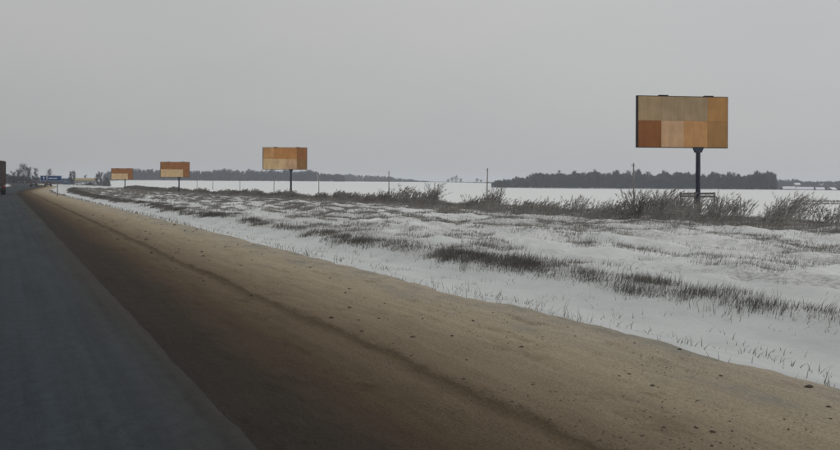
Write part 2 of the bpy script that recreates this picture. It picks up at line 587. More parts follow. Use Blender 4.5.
def strip_mesh(name, mat, rs, zs_fn, ys, label):
    Rr, Y = np.meshgrid(rs, ys)
    WX = Rr + road_off(Y)
    Z = zs_fn(Rr, Y)
    n, mm = Rr.shape
    idx = np.arange(n * mm).reshape(n, mm)
    F = np.stack([idx[:-1, :-1], idx[:-1, 1:], idx[1:, 1:], idx[1:, :-1]], -1).reshape(-1, 4)
    o = np_mesh(name, np.stack([WX, Y, Z], -1).reshape(-1, 3), F, mat, None, True, {'across': Rr.ravel(), 'lip': (Rr - lip_edge(Rr, Y)).ravel()})
    return tag(o, label, kind='structure')


def z_shoulder(r, y):
    z = -0.012 + 0.022 * ss(1.15, 1.6, r) + 0.006 * (fbm(y / 0.30, r / 0.3, 47, 4) - 0.5) * (1 - ss(1.5, 1.9, r))
    z = z - 0.020 * np.exp(-((r - 2.45) / 0.30) ** 2)                      # wheel track
    edge = lip_edge(r, y)
    lip = ss(-0.09, 0.06, r - edge)
    z = z + 0.042 * lip - 0.012 * ss(0, 0.7, r - edge)                         # ploughed lip along the track
    z = z + 0.03 * ss(3.6, 5.0, r) * (fbm(r / 0.9, y / 2.0, 44, 3) - 0.5)
    z = z + 0.030 * (fbm(r / 0.22, y / 0.3, 43, 3) - 0.5) * ss(1.2, 1.8, r)
    eo = 5.42 + 0.30 * (fbm(y / 3.0, r * 0 + 3, 41, 4) - 0.5) + 0.22 * (fbm(y / 0.35, r * 0 + 9, 48, 3) - 0.5)
    z = z - 0.22 * ss(0, 0.9, r - eo) - 0.5 * ss(6.1, 6.7, r)
    return z


def z_far_shoulder(r, y):
    z = 0.01 - 0.022 * ss(-6.0, -5.6, r) + 0.02 * (fbm(r / 0.5, y / 1.2, 53, 2) - 0.5)
    return z - 0.2 * ss(7.0, 8.2, -r)


ys_sh = grid_lines(-200, 1500, 1.0, 16, 0.05, 1.022)
strip_mesh('road_shoulder', M_SHOULDER, np.arange(1.1, 6.75, 0.05), z_shoulder, ys_sh, 'muddy brown and sandy road shoulder with a wheel track')
ys_rd = grid_lines(-200, 1500, 1.0, 30, 0.5, 1.05)
strip_mesh('road', M_ASPHALT, np.array([-5.85, -5.6, -4, -2.3, -1, 0, 0.5, 0.9, 1.2, 1.42]),
           lambda r, y: 0.0 + 0.02 * (1 - np.abs(r + 2.3) / 3.7) - 0.012 * ss(1.2, 1.42, r) - 0.012 * ss(5.6, 5.85, -r), ys_rd,
           'dark wet asphalt road')
ys_fs = grid_lines(-200, 1500, 1.0, 30, 0.5, 1.05)
strip_mesh('road_shoulder', M_SHOULDER, np.arange(-8.4, -5.55, 0.15), z_far_shoulder, ys_fs, 'narrow muddy shoulder on the far side of the road')


# ------------------------------------------------------------------ billboards
def billboard(u, D, zb, yaw_off, cols, rows, mats, label, W=5.7, H=3.0, group='billboards along the road'):
    x, y = pix(u, D)
    face = math.atan2(-y, -x) + math.pi / 2            # local -Y looks at the road
    base = gz(x, y) - 0.15
    root = empty('billboard', (x, y, base), face + yaw_off)
    tag(root, label, 'billboard', group)
    z0 = zb - base; z1 = z0 + H
    x0 = -(0.68 if D < 50 else 0.64) * W; x1 = x0 + W
    dep = 0.14
    MB().tube([(0, 0, 0), (0, 0, 0.05), (0, 0, z0 - 0.30), (0, 0, z0 - 0.28)], [0.150, 0.150, 0.128, 0.128], 16).build('post', M_POST, root, True)
    fl = MB()
    fl.tube([(0, 0, 0.10), (0, 0, 0.22)], [0.34, 0.34], 16)
    fl.build('base_flange', M_POST, root)
    MB().loft([[(-.16, -.14, z0 - .30), (.16, -.14, z0 - .30), (.16, .14, z0 - .30), (-.16, .14, z0 - .30)],
               [(-.30, -.10, z0 - .05), (.30, -.10, z0 - .05), (.30, .10, z0 - .05), (-.30, .10, z0 - .05)],
               [(-.30, -.10, z0 + .03), (.30, -.10, z0 + .03), (.30, .10, z0 + .03), (-.30, .10, z0 + .03)]]).build('post_head', M_POST, root)
    core = MB().box(x0 + .05, x1 - .05, -dep / 2 + .035, dep / 2 - .035, z0 + .05, z1 - .05).build('backing_board', M_FRAME, root)
    for nme, b in (('frame_side', (x0 - .02, x0 + .06)), ('frame_side', (x1 - .06, x1 + .02))):
        MB().box(b[0], b[1], -dep / 2 - .02, dep / 2 + .02, z0 + .02, z1 - .02, 0.01).build(nme, M_FRAME, root)
    MB().box(x0 - .02, x1 + .02, -dep / 2 - .022, dep / 2 + .022, z1 - .02, z1 + .035, 0.008).build('frame_top', M_FRAME, root)
    MB().box(x0 - .02, x1 + .02, -dep / 2 - .022, dep / 2 + .022, z0 - .035, z0 + .02, 0.008).build('frame_bottom', M_FRAME, root)
    for fx in (0.29, 0.79):
        MB().box(x0 + W * fx - .28, x0 + W * fx + .28, -dep / 2 - .05, dep / 2 + .05, z1 + .033, z1 + .085, 0.01).build('top_bracket', M_FRAME, root)
    g = 0.005
    cx = np.interp(cols, [0, 1], [x0 + .07, x1 - .02]); rz = np.interp(rows, [0, 1], [z0 + .005, z1 - .005])
    rr = random.Random(int(u))
    for j in range(len(rows) - 1):
        for i in range(len(cols) - 1):
            k = mats[j][i]
            w = (cx[i + 1] - cx[i]) / 2 - g / 2; h = (rz[j + 1] - rz[j]) / 2 - g / 2
            pr = rr.uniform(0, 0.006)
            p = MB().box(-w, w, -.011 - pr, .02, -h, h, 0.004).build('panel', PLY[k], root)
            p.location = ((cx[i] + cx[i + 1]) / 2, -dep / 2 - .012, (rz[j] + rz[j + 1]) / 2)
    MB().box(x0 + .06, x1 - .06, dep / 2 - .035, dep / 2 - .005, z0 + .02, z1 - .02).build('rear_sheet', PLY['greydark'], root)
    return root


billboard(698, 41.6, 3.78, R(28), [0, .255, .51, .775, 1], [0, .52, 1],
          [['brown', 'pale', 'peach', 'ochredark'], ['grey', 'greydark', 'greydark', 'ochre']],
          'largest billboard with eight plywood panels, dark brown one at lower left', W=5.62)
billboard(291, 97, 3.42, R(-6), [0, .25, .51, .77, 1], [0, .48, 1],
          [['cream', 'cream', 'pale', 'umber'], ['peach', 'orange', 'orange', 'rust']],
          'second largest billboard, upper panels orange brown over pale tan ones', W=6.05)
billboard(179, 140, 2.58, R(-15), [0, .26, .52, .78, 1], [0, .52, 1],
          [['cream', 'cream', 'cream', 'rust'], ['rust', 'rust', 'rust', 'rust']],
          'second smallest billboard, rust brown with a pale tan block at lower left')
billboard(125, 190, 2.22, R(-19), [0, .26, .52, .78, 1], [0, .54, 1],
          [['cream', 'cream', 'cream', 'rust'], ['rust', 'rust', 'rust', 'rust']],
          'smallest and farthest billboard, brown with a tan block, nearest the blue sign')


# ------------------------------------------------------------------ line of wooden poles in the field
def power_pole():
    root = empty('utility_pole', (0, 0, 0))
    MB().tube([(0, 0, -.3), (0, 0, 3.5), (0.02, 0, 7.0)], [.15, .125, .095], 10).build('shaft', M_POLE, root, True)
    MB().box(-.34, .34, -.045, .045, 6.55, 6.64, 0.008).build('crossarm', M_POLE, root).location = (0.02, -0.13, 0)
    for ix in (-.28, .28):
        MB().tube([(ix, -.13, 6.635), (ix, -.13, 6.68), (ix, -.13, 6.72), (ix, -.13, 6.76), (ix, -.13, 6.80)],
                  [.018, .045, .032, .042, .015], 8).build('insulator', M_PORC, root)
    MB().tube([(0.02, 0, 6.95), (0.02, 0, 7.12)], [.03, .04], 8).build('top_pin', M_PORC, root)
    return root


pp = power_pole()
pole_spots = [(634, 'utility pole rising behind the bushes just left of the largest billboard'),
              (487, 'utility pole standing clear on the snow left of the dark wood'),
              (389, 'utility pole behind the tall weeds midway between second billboard and dark wood'),
              (319, 'first utility pole to the right of the second largest billboard'),
              (274, 'far utility pole just left of the post of the second largest billboard'),
              (240, 'small far utility pole well left of the second largest billboard'),
              (213, 'faint far utility pole right of the second smallest billboard'),
              (197, 'faintest far utility pole close beside the second smallest billboard')]
for i, (u, lab) in enumerate(pole_spots):
    D = 89 / (math.sin(YAW) + (u - 420) / 700 * math.cos(YAW))
    x, y = pix(u, D)
    o = pp if i == 0 else copy_tree(pp)
    o.location = (x, y, gz(x, y))
    o.rotation_euler = (R([0.5, -0.6, .8, .3, -.5, .4, .2, -.4][i]), R([-0.6, .5, .4, -.5, .4, .3, -.4, .5][i]), 0.05 * i - 1.45)
    tag(o, lab, 'pole', 'utility poles across the field')

# a low frame of old boards behind the large billboard's post
xa, ya = pix(681, 44.5); xb, yb = pix(714, 44.5)
fr = empty('board_frame', (xa, ya, gz(xa, ya)), math.atan2(yb - ya, xb - xa))
fw = math.hypot(xb - xa, yb - ya)
for k, t in enumerate((0, .42, 1)):
    MB().tube([(t * fw, 0, -.3), (t * fw + .01, 0, .7), (t * fw + .03 * (k - 1), .02, 1.62)], [.065, .06, .05], 8).build('post', M_SHRUBWOOD, fr)
for z0, z1, tl in ((1.30, 1.42, .01), (1.435, 1.56, -.015)):
    b = MB().box(-.06, fw + .06, -.095, -.062, z0, z1, .006).build('board', M_SHRUBWOOD, fr)
    b.rotation_euler = (0, tl, 0)
tag(fr, 'low frame of dark boards on posts behind the largest billboard post', 'frame')

# ------------------------------------------------------------------ blue road sign
x, y = pix(57.5, 76)
sg = empty('road_sign', (x, y, gz(x, y) - 0.03), math.atan2(-y, -x) + math.pi / 2)
tag(sg, 'blue direction sign on one thin post at the road shoulder', 'road sign')
MB().tube([(0, 0, 0), (0, 0, 2.33)], .045, 10).build('post', M_GALV, sg, True)
for (a, b, tilt) in ((-.98, .40, 0), (-1.66, -1.02, 0)):
    p = MB().box(a, b, -.075, -.050, 1.72, 2.33, 0.008).build('sign_panel', M_SIGNBLUE, sg)
    bd = MB()
    for bb in ((a + .03, b - .03, 1.745, 1.765), (a + .03, b - .03, 2.285, 2.305), (a + .03, a + .05, 1.767, 2.283), (b - .05, b - .03, 1.767, 2.283)):
        bd.box(bb[0], bb[1], -.079, -.0745, bb[2], bb[3])
    bd.build('border', M_SIGNWHITE, p)
    if a > -1.5:
        rs = random.Random(4)
        lt = MB()
        for k, zz in enumerate((1.98, )):
            xx = a + .16
            while xx < b - .42:
                w = rs.uniform(.05, .085)
                lt.box(xx, xx + w, -.079, -.0745, zz, zz + rs.choice((.13, .13, .10)))
                xx += w + .035
        lt.build('lettering', M_SIGNWHITE, p)
    else:
        ar = MB()
        ar.box(a + .33, a + .38, -.079, -.0745, 1.85, 2.08)
        ar.add([(a + .25, -.079, 2.08), (a + .46, -.079, 2.08), (a + .355, -.079, 2.22)], [(0, 1, 2)])
        ar.build('arrow', M_SIGNWHITE, p)
cr = MB()
cr.box(-1.64, .38, -.049, -.020, 1.86, 1.90); cr.box(-1.64, .38, -.049, -.020, 2.15, 2.19)
cr.build('cross_rail', M_GALV, sg)


# ------------------------------------------------------------------ vehicles
def wheel(parent, x, y, rad, w, name='wheel'):
    n = 18
    ty = MB()
    prof = [(-w / 2, rad * .72), (-w / 2, rad * .93), (-w * .38, rad), (w * .38, rad), (w / 2, rad * .93), (w / 2, rad * .72)]
    ty.loft([[(p, q * math.cos(2 * math.pi * k / n), q * math.sin(2 * math.pi * k / n)) for k in range(n)] for p, q in prof])
    t = ty.build('wheel', M_TYRE, parent, False)
    t.location = (x, y, rad)
    rm = MB()
    rm.loft([[(p, q * math.cos(2 * math.pi * k / n), q * math.sin(2 * math.pi * k / n)) for k in range(n)]
             for p, q in ((-w * .5 - .02, rad * .2), (-w * .5 - .012, rad * .55), (-w * .5 - .003, rad * .69), (w * .5 + .003, rad * .69), (w * .5 + .012, rad * .55), (w * .5 + .02, rad * .2))])
    rm.build('rim', M_RIM, t)
    return t


def truck(x, y, rz):
    root = empty('cargo_truck', (x, y, 0.02), rz)          # rear at local y=0, front at +y, width 2.5
    tag(root, 'dark brown covered lorry driving ahead, cut by the photo edge', 'truck')
    # tarpaulin-covered box
    W, H0, H1, LN = 1.25, 1.15, 4.05, 8.0
    rings = []
    for yy in (0.0, 0.05, LN - .05, LN):
        i = .03 if yy in (0.0, LN) else 0
        rings.append([(-W + i, yy, H0 + i), (W - i, yy, H0 + i), (W - i, yy, H1 - .2), (W - .08 - i, yy, H1 - .06 - i), (0, yy, H1 + .08 - i), (-W + .08 + i, yy, H1 - .06 - i), (-W + i, yy, H1 - .2)])
    MB().loft(rings).build('cargo_body', M_TRUCK, root)
    for sx_ in (-1, 1):
        d = MB().box(*( (-1.19, -.012) if sx_ < 0 else (.012, 1.19)), -.045, -.002, 1.22, 3.85, 0.01).build('rear_door', M_TRUCK, root)
        for xx in (.18, .95):
            MB().tube([(sx_ * xx, -.07, 1.25), (sx_ * xx, -.07, 3.8)], .018, 6).build('lock_rod', M_GALV, d)
        MB().box(sx_ * 1.0 - .18, sx_ * 1.0 + .18, -.06, 0.06, .86, .98, 0.01).build('tail_light', M_RED, root)
        MB().box(sx_ * .95 - .28, sx_ * .95 + .28, .30, .33, .22, .80, 0.008).build('mud_flap', M_TYRE, root)
        MB().box(sx_ * .45 - .06, sx_ * .45 + .06, .1, 10.4, .85, 1.12).build('chassis_rail', M_TRUCKDARK, root)
        for yy in (1.1, 2.4, 8.9):
            wheel(root, sx_ * 1.0, yy, .52, .42 if yy < 5 else .30)
    MB().box(-1.2, 1.2, -.05, .06, .55, .72, 0.015).build('bumper', M_TRUCKDARK, root)
    MB().box(-.26, .26, -.07, -.052, .57, .69).build('licence_plate', M_SIGNWHITE, root)
    MB().prism([(8.25, .7), (10.45, .7), (10.5, 1.7), (10.25, 2.9), (9.9, 3.0), (8.25, 3.0)], 'x', -1.22, 1.22).build('cab', M_CARWHITE, root)
    MB().add([(-1.05, 10.515, 1.78), (1.05, 10.515, 1.78), (1.05, 10.295, 2.8), (-1.05, 10.295, 2.8)], [(0, 1, 2, 3)]).build('windscreen', M_GLASS, root)
    return root


tr = truck(-1.15, 97.0, 0)


def car():
    root = empty('car', (0, 0, 0))                          # rear at y=-2.2, facing +y
    hw = .86
    side = [(-2.2, .35), (-2.22, .62), (-2.12, .95), (-1.5, 1.02), (-.2, 1.0), (.75, .98), (1.9, .82), (2.18, .6), (2.15, .32)]
    rings = []
    for xx, i in ((-hw, .06), (-hw + .06, 0), (hw - .06, 0), (hw, .06)):
        rings.append([(xx, a * (1 - i * .3), b - (i if b > .8 else 0)) for a, b in side])
    body = MB().loft(rings).build('body', M_CARDARK, root)
    cab = []
    for zz, yb, yf, w in ((.985, -1.75, .80, .80), (1.25, -1.50, .42, .72), (1.43, -1.18, .05, .63), (1.47, -.9, -.2, .55)):
        cab.append([(-w, yb, zz), (w, yb, zz), (w, yf, zz), (-w, yf, zz)])
    MB().loft(cab).build('roof', M_CARDARK, root)
    MB().add([(-.66, -1.70, 1.04), (.66, -1.70, 1.04), (.56, -1.275, 1.39), (-.56, -1.275, 1.39)], [(0, 1, 2, 3)]).build('rear_window', M_GLASS, root)
    MB().add([(.68, .75, 1.04), (-.68, .75, 1.04), (-.58, .17, 1.39), (.58, .17, 1.39)], [(0, 1, 2, 3)]).build('windscreen', M_GLASS, root)
    for s in (-1, 1):
        w = MB()
        q = [(s * .805, -1.3, 1.05), (s * .805, .6, 1.05), (s * .66, .1, 1.39), (s * .66, -1.05, 1.39)]
        w.add(q, [(0, 1, 2, 3) if s > 0 else (3, 2, 1, 0)]).build('side_window', M_GLASS, root)
        MB().box(s * .62 - .15, s * .62 + .15, -2.235, -2.15, .70, .86, 0.012).build('tail_light', M_RED, root)
        MB().box(s * .60 - .17, s * .60 + .17, 2.05, 2.165, .62, .74, 0.012).build('headlight', M_SIGNWHITE, root)
        for yy in (-1.35, 1.35):
            wheel(root, s * .76, yy, .32, .22)
    MB().box(-.84, .84, -2.28, -2.17, .36, .56, 0.02).build('bumper', M_CARBLACK, root)
    MB().box(-.26, .26, -2.252, -2.215, .68, .79).build('licence_plate', M_SIGNWHITE, root)
    return root


c1 = car()


def put_car(c, x, y, rz, body, label, group='cars at the far bend'):
    c.location = (x, y, 0.02)
    c.rotation_euler = (0, 0, rz)
    c.scale = (1.05, 1.0, 1.22)
    for ch in c.children:
        if ch.name.split('.')[0] in ('body', 'roof'):
            ch.data = ch.data.copy() if body is not M_CARDARK else ch.data
            ch.data.materials[0] = body
    tag(c, label, 'car', group)


c2 = copy_tree(c1)
c3 = copy_tree(c1)
c4 = copy_tree(c1)
hd = -math.atan(0.075)
put_car(c1, road_off(235) - .2, 235, hd, M_CARDARK, 'dark car driving away on the road at the far bend')
put_car(c2, road_off(246) + 3.3, 246, hd + .1, M_CARBLACK, 'black car stopped on the shoulder behind the blue sign')
x, y = pix(80, 395); put_car(c3, x, y, R(65), M_CARWHITE, 'left one of two cars parked before the yellow building', 'parked cars')
c3.location.z = gz(x, y)
x, y = pix(90, 400); put_car(c4, x, y, R(50), M_CARBLACK, 'right one of two cars parked before the yellow building', 'parked cars')
c4.location.z = gz(x, y)


# ------------------------------------------------------------------ buildings
def building(name, u, D, w, dp, h, roof_h, wall, roofm, rot, nwin, label, cat='building', group=None, chim=False, flat=False, zoff=0):
    x, y = pix(u, D)
    face = math.atan2(-y, -x) + math.pi / 2 + rot
    root = empty(name, (x, y, gz(x, y) - .15 + zoff), face)
    tag(root, label, cat, group)
    MB().box(-w / 2, w / 2, -dp / 2, dp / 2, 0, h).build('wall', wall, root)
    if flat:
        rf = MB().box(-w / 2 - .3, w / 2 + .3, -dp / 2 - .5, dp / 2 + .3, h + .002, h + roof_h, .05).build('roof', roofm, root)
        MB().box(-w / 2 - .25, w / 2 + .25, -dp / 2 - .45, dp / 2 + .25, h + roof_h + .002, h + roof_h + .14, .04).build('snow_cap', M_ROOFSNOW, rf)
    else:
        e = .45
        rf = MB().prism([(-dp / 2 - e, h - .12), (-dp / 2 - e, h + .12), (0, h + roof_h + .2), (dp / 2 + e, h + .12), (dp / 2 + e, h - .12), (0, h + roof_h - .05)],
                        'x', -w / 2 - e, w / 2 + e).build('roof', roofm, root)
        MB().prism([(-dp / 2 + .02, h + .004), (dp / 2 - .02, h + .004), (0, h + roof_h - .1)], 'x', -w / 2 + .02, w / 2 - .02).build('gable', wall, root)
        if chim:
            MB().box(w * .18, w * .18 + .6, -.3, .3, h + roof_h * .5, h + roof_h + .9).build('chimney', M_BRICK, rf)
    for k in range(nwin):
        xx = -w / 2 + w * (k + .5) / nwin
        wn = MB().box(xx - .55, xx + .55, -dp / 2 - .04, -dp / 2 + .02, h * .35, h * .35 + 1.25, .01).build('window', M_SIGNWHITE, root)
        MB().box(xx - .45, xx + .45, -dp / 2 - .05, -dp / 2 - .03, h * .35 + .1, h * .35 + 1.15).build('pane', M_GLASS, wn)
    return root


building('roadside_shop', 85, 430, 12.0, 7, 2.7, 1.35, M_GREYWALL, M_YELLOW, R(8), 5,
         'long low building with a yellow fascia behind the parked cars', flat=True, zoff=.6)
building('roadside_shed', 66, 400, 4.6, 4, 2.3, .5, M_BLUEWALL, M_BLUEWALL, R(-5), 1, 'small dark blue shed just right of the blue sign', 'shed', flat=True, zoff=1.2)
for k, (u, D, w, h, rh, rot, lab) in enumerate([
        (789, 700, 10.5, 1.7, 2.4, 4, 'leftmost village house with a long snowy roof beside the dark wood'),
        (805, 705, 14.5, 1.6, 2.5, -3, 'longest snow roofed village house, in the middle of the far row'),
        (820, 700, 7.0, 1.7, 2.3, 8, 'snow roofed village house right of the longest one'),
        (832, 720, 5.5, 1.8, 2.2, 45, 'small far village house nearest the right edge of the photo'),
        (797, 900, 5.5, 4.6, 2.2, 20, 'distant house on the rise above the gap in the village row, left'),
        (821, 920, 5.0, 4.4, 2.4, -15, 'distant house on the rise above the village row, middle'),
        (833, 930, 5.0, 4.4, 2.4, 30, 'distant house on the rise above the village row, right')]):
    building('village_house', u, D, w, 6.5, h, rh, M_WALL, M_ROOFSNOW, R(rot), 3 if w > 9 else 2, lab, 'house', 'houses of the far village', k != 2,
             zoff=.25 if k < 4 else 2.4)


# ------------------------------------------------------------------ bare trees
def tree_skel(seed, H, spread, lean=0.0, limbs=16, trunk_r=.16, upright=.6):
    rd = random.Random(seed)
    tk = MB()
    n = 7
    pts = []; px = py = 0
    for i in range(n):
        t = i / (n - 1)
        px += rd.uniform(-.05, .05) * H * .12 + lean * H / n; py += rd.uniform(-.05, .05) * H * .12
        pts.append(Vector((px, py, t * H * .92 - .3 * (i == 0))))
    tk.tube(pts, [trunk_r * (1 - .85 * i / (n - 1)) for i in range(n)], 7)
    tw_v = []; tw_f = []

    def twig(a, b, w):
        d = (b - a); 
        sdv = Vector((rd.uniform(-1, 1), rd.uniform(-1, 1), rd.uniform(-1, 1))).cross(d)
        if sdv.length < 1e-6:
            return
        sdv = sdv.normalized() * w
        k = len(tw_v)
        tw_v.extend([a - sdv, a + sdv, b]); tw_f.append((k, k + 1, k + 2))
    for li in range(limbs):
        t = .14 + .82 * (li + rd.random()) / limbs
        f = t * (n - 1); i = min(int(f), n - 2)
        p0 = pts[i].lerp(pts[i + 1], f - i)
        an = rd.uniform(0, 6.283)
        ln = spread * 1.25 * H * (1.1 - t * .8) * rd.uniform(.6, 1.1)
        d = Vector((math.cos(an), math.sin(an), upright + rd.uniform(0, .7))).normalized()
        mid = p0 + d * ln * .5 + Vector((0, 0, ln * .06)); end = p0 + d * ln + Vector((0, 0, ln * .22))
        r0 = trunk_r * (1 - t) * .5 + .012
        tk.tube([p0, mid, end], [r0, r0 * .6, .01], 5)
        for s in range(20):
            q = rd.uniform(.15, 1)
            a = p0.lerp(mid, q * 2) if q < .5 else mid.lerp(end, q * 2 - 1)
            dd = (d + Vector((rd.gauss(0, .6), rd.gauss(0, .6), rd.gauss(.25, .4)))).normalized()
            tl = H * rd.uniform(.06, .15)
            b = a + dd * tl
            twig(a, b, .026)
            for s2 in range(8):
                a2 = a.lerp(b, rd.uniform(.2, 1))
                d2 = (dd + Vector((rd.gauss(0, .7), rd.gauss(0, .7), rd.gauss(.1, .4)))).normalized()
                twig(a2, a2 + d2 * tl * rd.uniform(.4, .9), .016)
    return tk, tw_v, tw_f


def bare_tree(u, D, H, seed, label, spread=.35, lean=0.0, limbs=16, zb=None, name='bare_tree', group='bare trees by the far bend', upright=.6):
    x, y = pix(u, D)
    root = empty(name, (x, y, gz(x, y) if zb is None else zb), seed * .7)
    tk, v, f = tree_skel(seed, H, spread, lean, limbs, .013 * H, upright)
    tk.build('trunk', M_BARK, root)
    new_mesh('crown', [tuple(p) for p in v], f, M_TWIG, root)['kind'] = 'stuff'
    return tag(root, label, 'tree', group)


for (u, D, H, sd_, lab, sp, li, up) in [
        (12, 330, 6.2, 1, 'low bare tree closest to the brown lorry', .42, 16, .5),
        (18, 345, 7.0, 2, 'bushy bare tree left of the tallest one by the bend', .42, 18, .5),
        (24, 340, 9.6, 3, 'tallest and densest bare tree left of the driving car', .40, 26, .6),
        (28, 350, 8.6, 4, 'bare tree directly above the driving car', .38, 20, .6),
        (36, 360, 8.4, 5, 'slim upright bare tree between driving car and blue sign', .22, 14, 1.1),
        (49, 370, 8.2, 6, 'bare tree rising behind the blue sign', .33, 15, .7),
        (70.5, 350, 6.9, 7, 'left one of two narrow pointed bare trees beside the yellow building', .22, 18, 1.2),
        (73.5, 355, 7.3, 8, 'right one of two narrow pointed bare trees beside the yellow building', .20, 18, 1.3),
        (86, 480, 7.2, 9, 'faint bare tree behind the yellow building', .32, 12, .8),
        (97, 380, 6.6, 10, 'round bare tree right of the yellow building', .38, 22, .7),
        (100.5, 385, 7.6, 11, 'taller bare tree between yellow building and smallest billboard', .30, 22, .8),
        (106, 400, 5.4, 12, 'low dense bare tree just left of the smallest billboard', .45, 20, .5)]:
    bare_tree(u, D, H, sd_, lab, sp, 0.0, li, None, upright=up)

# lone tree beside the wood, and small far clumps of trees on the horizon
bare_tree(769, 560, 13.5, 31, 'tall ragged bare tree at the right end of the dark wood', .33, 0, 24, group='trees at the wood edge')
for (u, D, H, sd_, lab) in [(452, 900, 7.0, 41, 'left shoulder tree of the small far clump on the horizon'),
                            (456, 905, 9.0, 42, 'tallest tree of the small far clump on the horizon'),
                            (448, 900, 4.6, 43, 'low left tree of the small far clump on the horizon'),
                            (461, 900, 5.6, 44, 'low right tree of the small far clump on the horizon'),
                            (477, 900, 6.2, 45, 'lone far tree on the horizon left of the dark wood'),
                            (481, 905, 4.6, 46, 'small tree right beside the lone far horizon tree')]:
    bare_tree(u, D, H, sd_, lab, .55, 0, 26, name='horizon_tree', group='far trees on the horizon', upright=.4)


# ------------------------------------------------------------------ far woods (each reads as one mass)
def wood(name, edge, depth, count, hfun, seed, label, twigs=70, mat=M_FOREST, tw=.34):
    """edge: list of (u, D) along the wood's front; trees fill `depth` metres behind it"""
    g = np.random.default_rng(seed)
    us = np.array([e[0] for e in edge]); Ds = np.array([e[1] for e in edge])
    u = g.uniform(us[0], us[-1], count)
    back = g.random(count) ** 1.6 * depth
    D = np.interp(u, us, Ds) + back
    X = (u - 420) / 700 * D
    x = X * math.cos(YAW) + D * math.sin(YAW); y = -X * math.sin(YAW) + D * math.cos(YAW)
    z = zground(x, y)
    H = hfun(u) * g.uniform(.66, 1.10, count) * (1 + .22 * (fbm(u / 7, u * 0, seed, 3) - .5) * 2) * np.where(g.random(count) < .06, 1.14, 1)
    W = H * g.uniform(.16, .27, count)
    Vs = []
    # trunks: thin three-sided spikes
    a = g.random(count) * 6.283
    for k in range(3):
        p0 = np.stack([x + .16 * np.cos(a + 2.1 * k), y + .16 * np.sin(a + 2.1 * k), z - .3], -1)
        p1 = np.stack([x + .16 * np.cos(a + 2.1 * k + 2.1), y + .16 * np.sin(a + 2.1 * k + 2.1), z - .3], -1)
        p2 = np.stack([x, y, z + H * .9], -1)
        Vs.append(np.stack([p0, p1, p2], 1))
    # twig sprays through the crown volume
    n = count * twigs
    ti = np.repeat(np.arange(count), twigs)
    hh = g.random(n) ** .8                                   # 0 base .. 1 top
    rad = W[ti] * np.sqrt(g.random(n)) * np.clip(1.25 - hh * 1.1, .12, 1) * np.clip(.55 + hh * 2, 0, 1)
    an = g.random(n) * 6.283
    base = np.stack([x[ti] + rad * np.cos(an), y[ti] + rad * np.sin(an), z[ti] + H[ti] * (.05 + .87 * hh)], -1)
    dirv = np.stack([np.cos(an) * .5, np.sin(an) * .5, np.ones(n)], -1) + g.normal(0, .45, (n, 3))
    dirv /= np.linalg.norm(dirv, axis=1, keepdims=True)
    ln = (H[ti] * g.uniform(.07, .17, n))[:, None]
    sdv = np.cross(dirv, g.normal(0, 1, (n, 3))); sdv /= np.linalg.norm(sdv, axis=1, keepdims=True) + 1e-9
    Vs.append(np.stack([base - sdv * tw, base + sdv * tw, base + dirv * ln], 1))
    V = np.concatenate([q.reshape(-1, 3) for q in Vs])
    F = np.arange(len(V)).reshape(-1, 3)
    o = np_mesh(name, V, F, mat)
    return tag(o, label, 'wood', kind='stuff')


wood('bare_wood', [(492, 668), (560, 655), (640, 625), (775, 560)], 70, 1500,
     lambda u: np.interp(u, [492, 500, 520, 545, 600, 700, 750, 775], [4.4, 7.5, 10.4, 13.6, 14.4, 13.6, 12.6, 12.0]), 61,
     'dark bare wood in the middle of the field behind the largest billboard', 120, tw=.24)
wood('bare_wood', [(104, 880), (200, 860), (345, 880)], 70, 1500,
     lambda u: np.interp(u, [104, 140, 200, 262, 300, 330, 345], [11.5, 12.5, 13.0, 13.5, 13.0, 11, 8]), 62,
     'long dark wood on the horizon behind the three smaller billboards', 60)
wood('bare_wood', [(335, 1190), (440, 1230)], 50, 700,
     lambda u: np.interp(u, [335, 350, 375, 400, 420, 440], [9, 12, 11, 7.5, 4.5, 2.5]), 63,
     'thin tapering strip of far trees right of the second largest billboard', 50, tw=.4)
wood('bare_wood', [(436, 1180), (495, 1150)], 30, 300, lambda u: 3.2 + 0 * u, 64, 'low far hedge on the horizon left of the dark wood', 40, tw=.4)
wood('bare_wood', [(766, 940), (862, 900)], 120, 900, lambda u: np.interp(u, [766, 800, 862], [12.5, 11.8, 11.0]), 65,
     'hazy belt of trees behind the far village', 60, tw=.4)
wood('bare_wood', [(775, 735), (862, 735)], 14, 240, lambda u: 4.0 + 0 * u, 66, 'dark garden trees between the village houses', 60)
wood('bare_wood', [(-60, 470), (0, 460), (40, 480), (110, 520)], 60, 500, lambda u: np.interp(u, [-60, 20, 40, 110], [6, 6.2, 4.2, 4.6]), 67,
     'low hazy thicket behind the far road bend', 60, tw=.25)


# ------------------------------------------------------------------ dead grass, weeds, shrubs
def in_view(x, y, lo=-60, hi=960):
    u, D = tocam(x, y)
    return (D > 2) & (u > lo) & (u < hi)


LEAN = np.array([math.cos(YAW), -math.sin(YAW)])            # the wind lays stalks over to the right


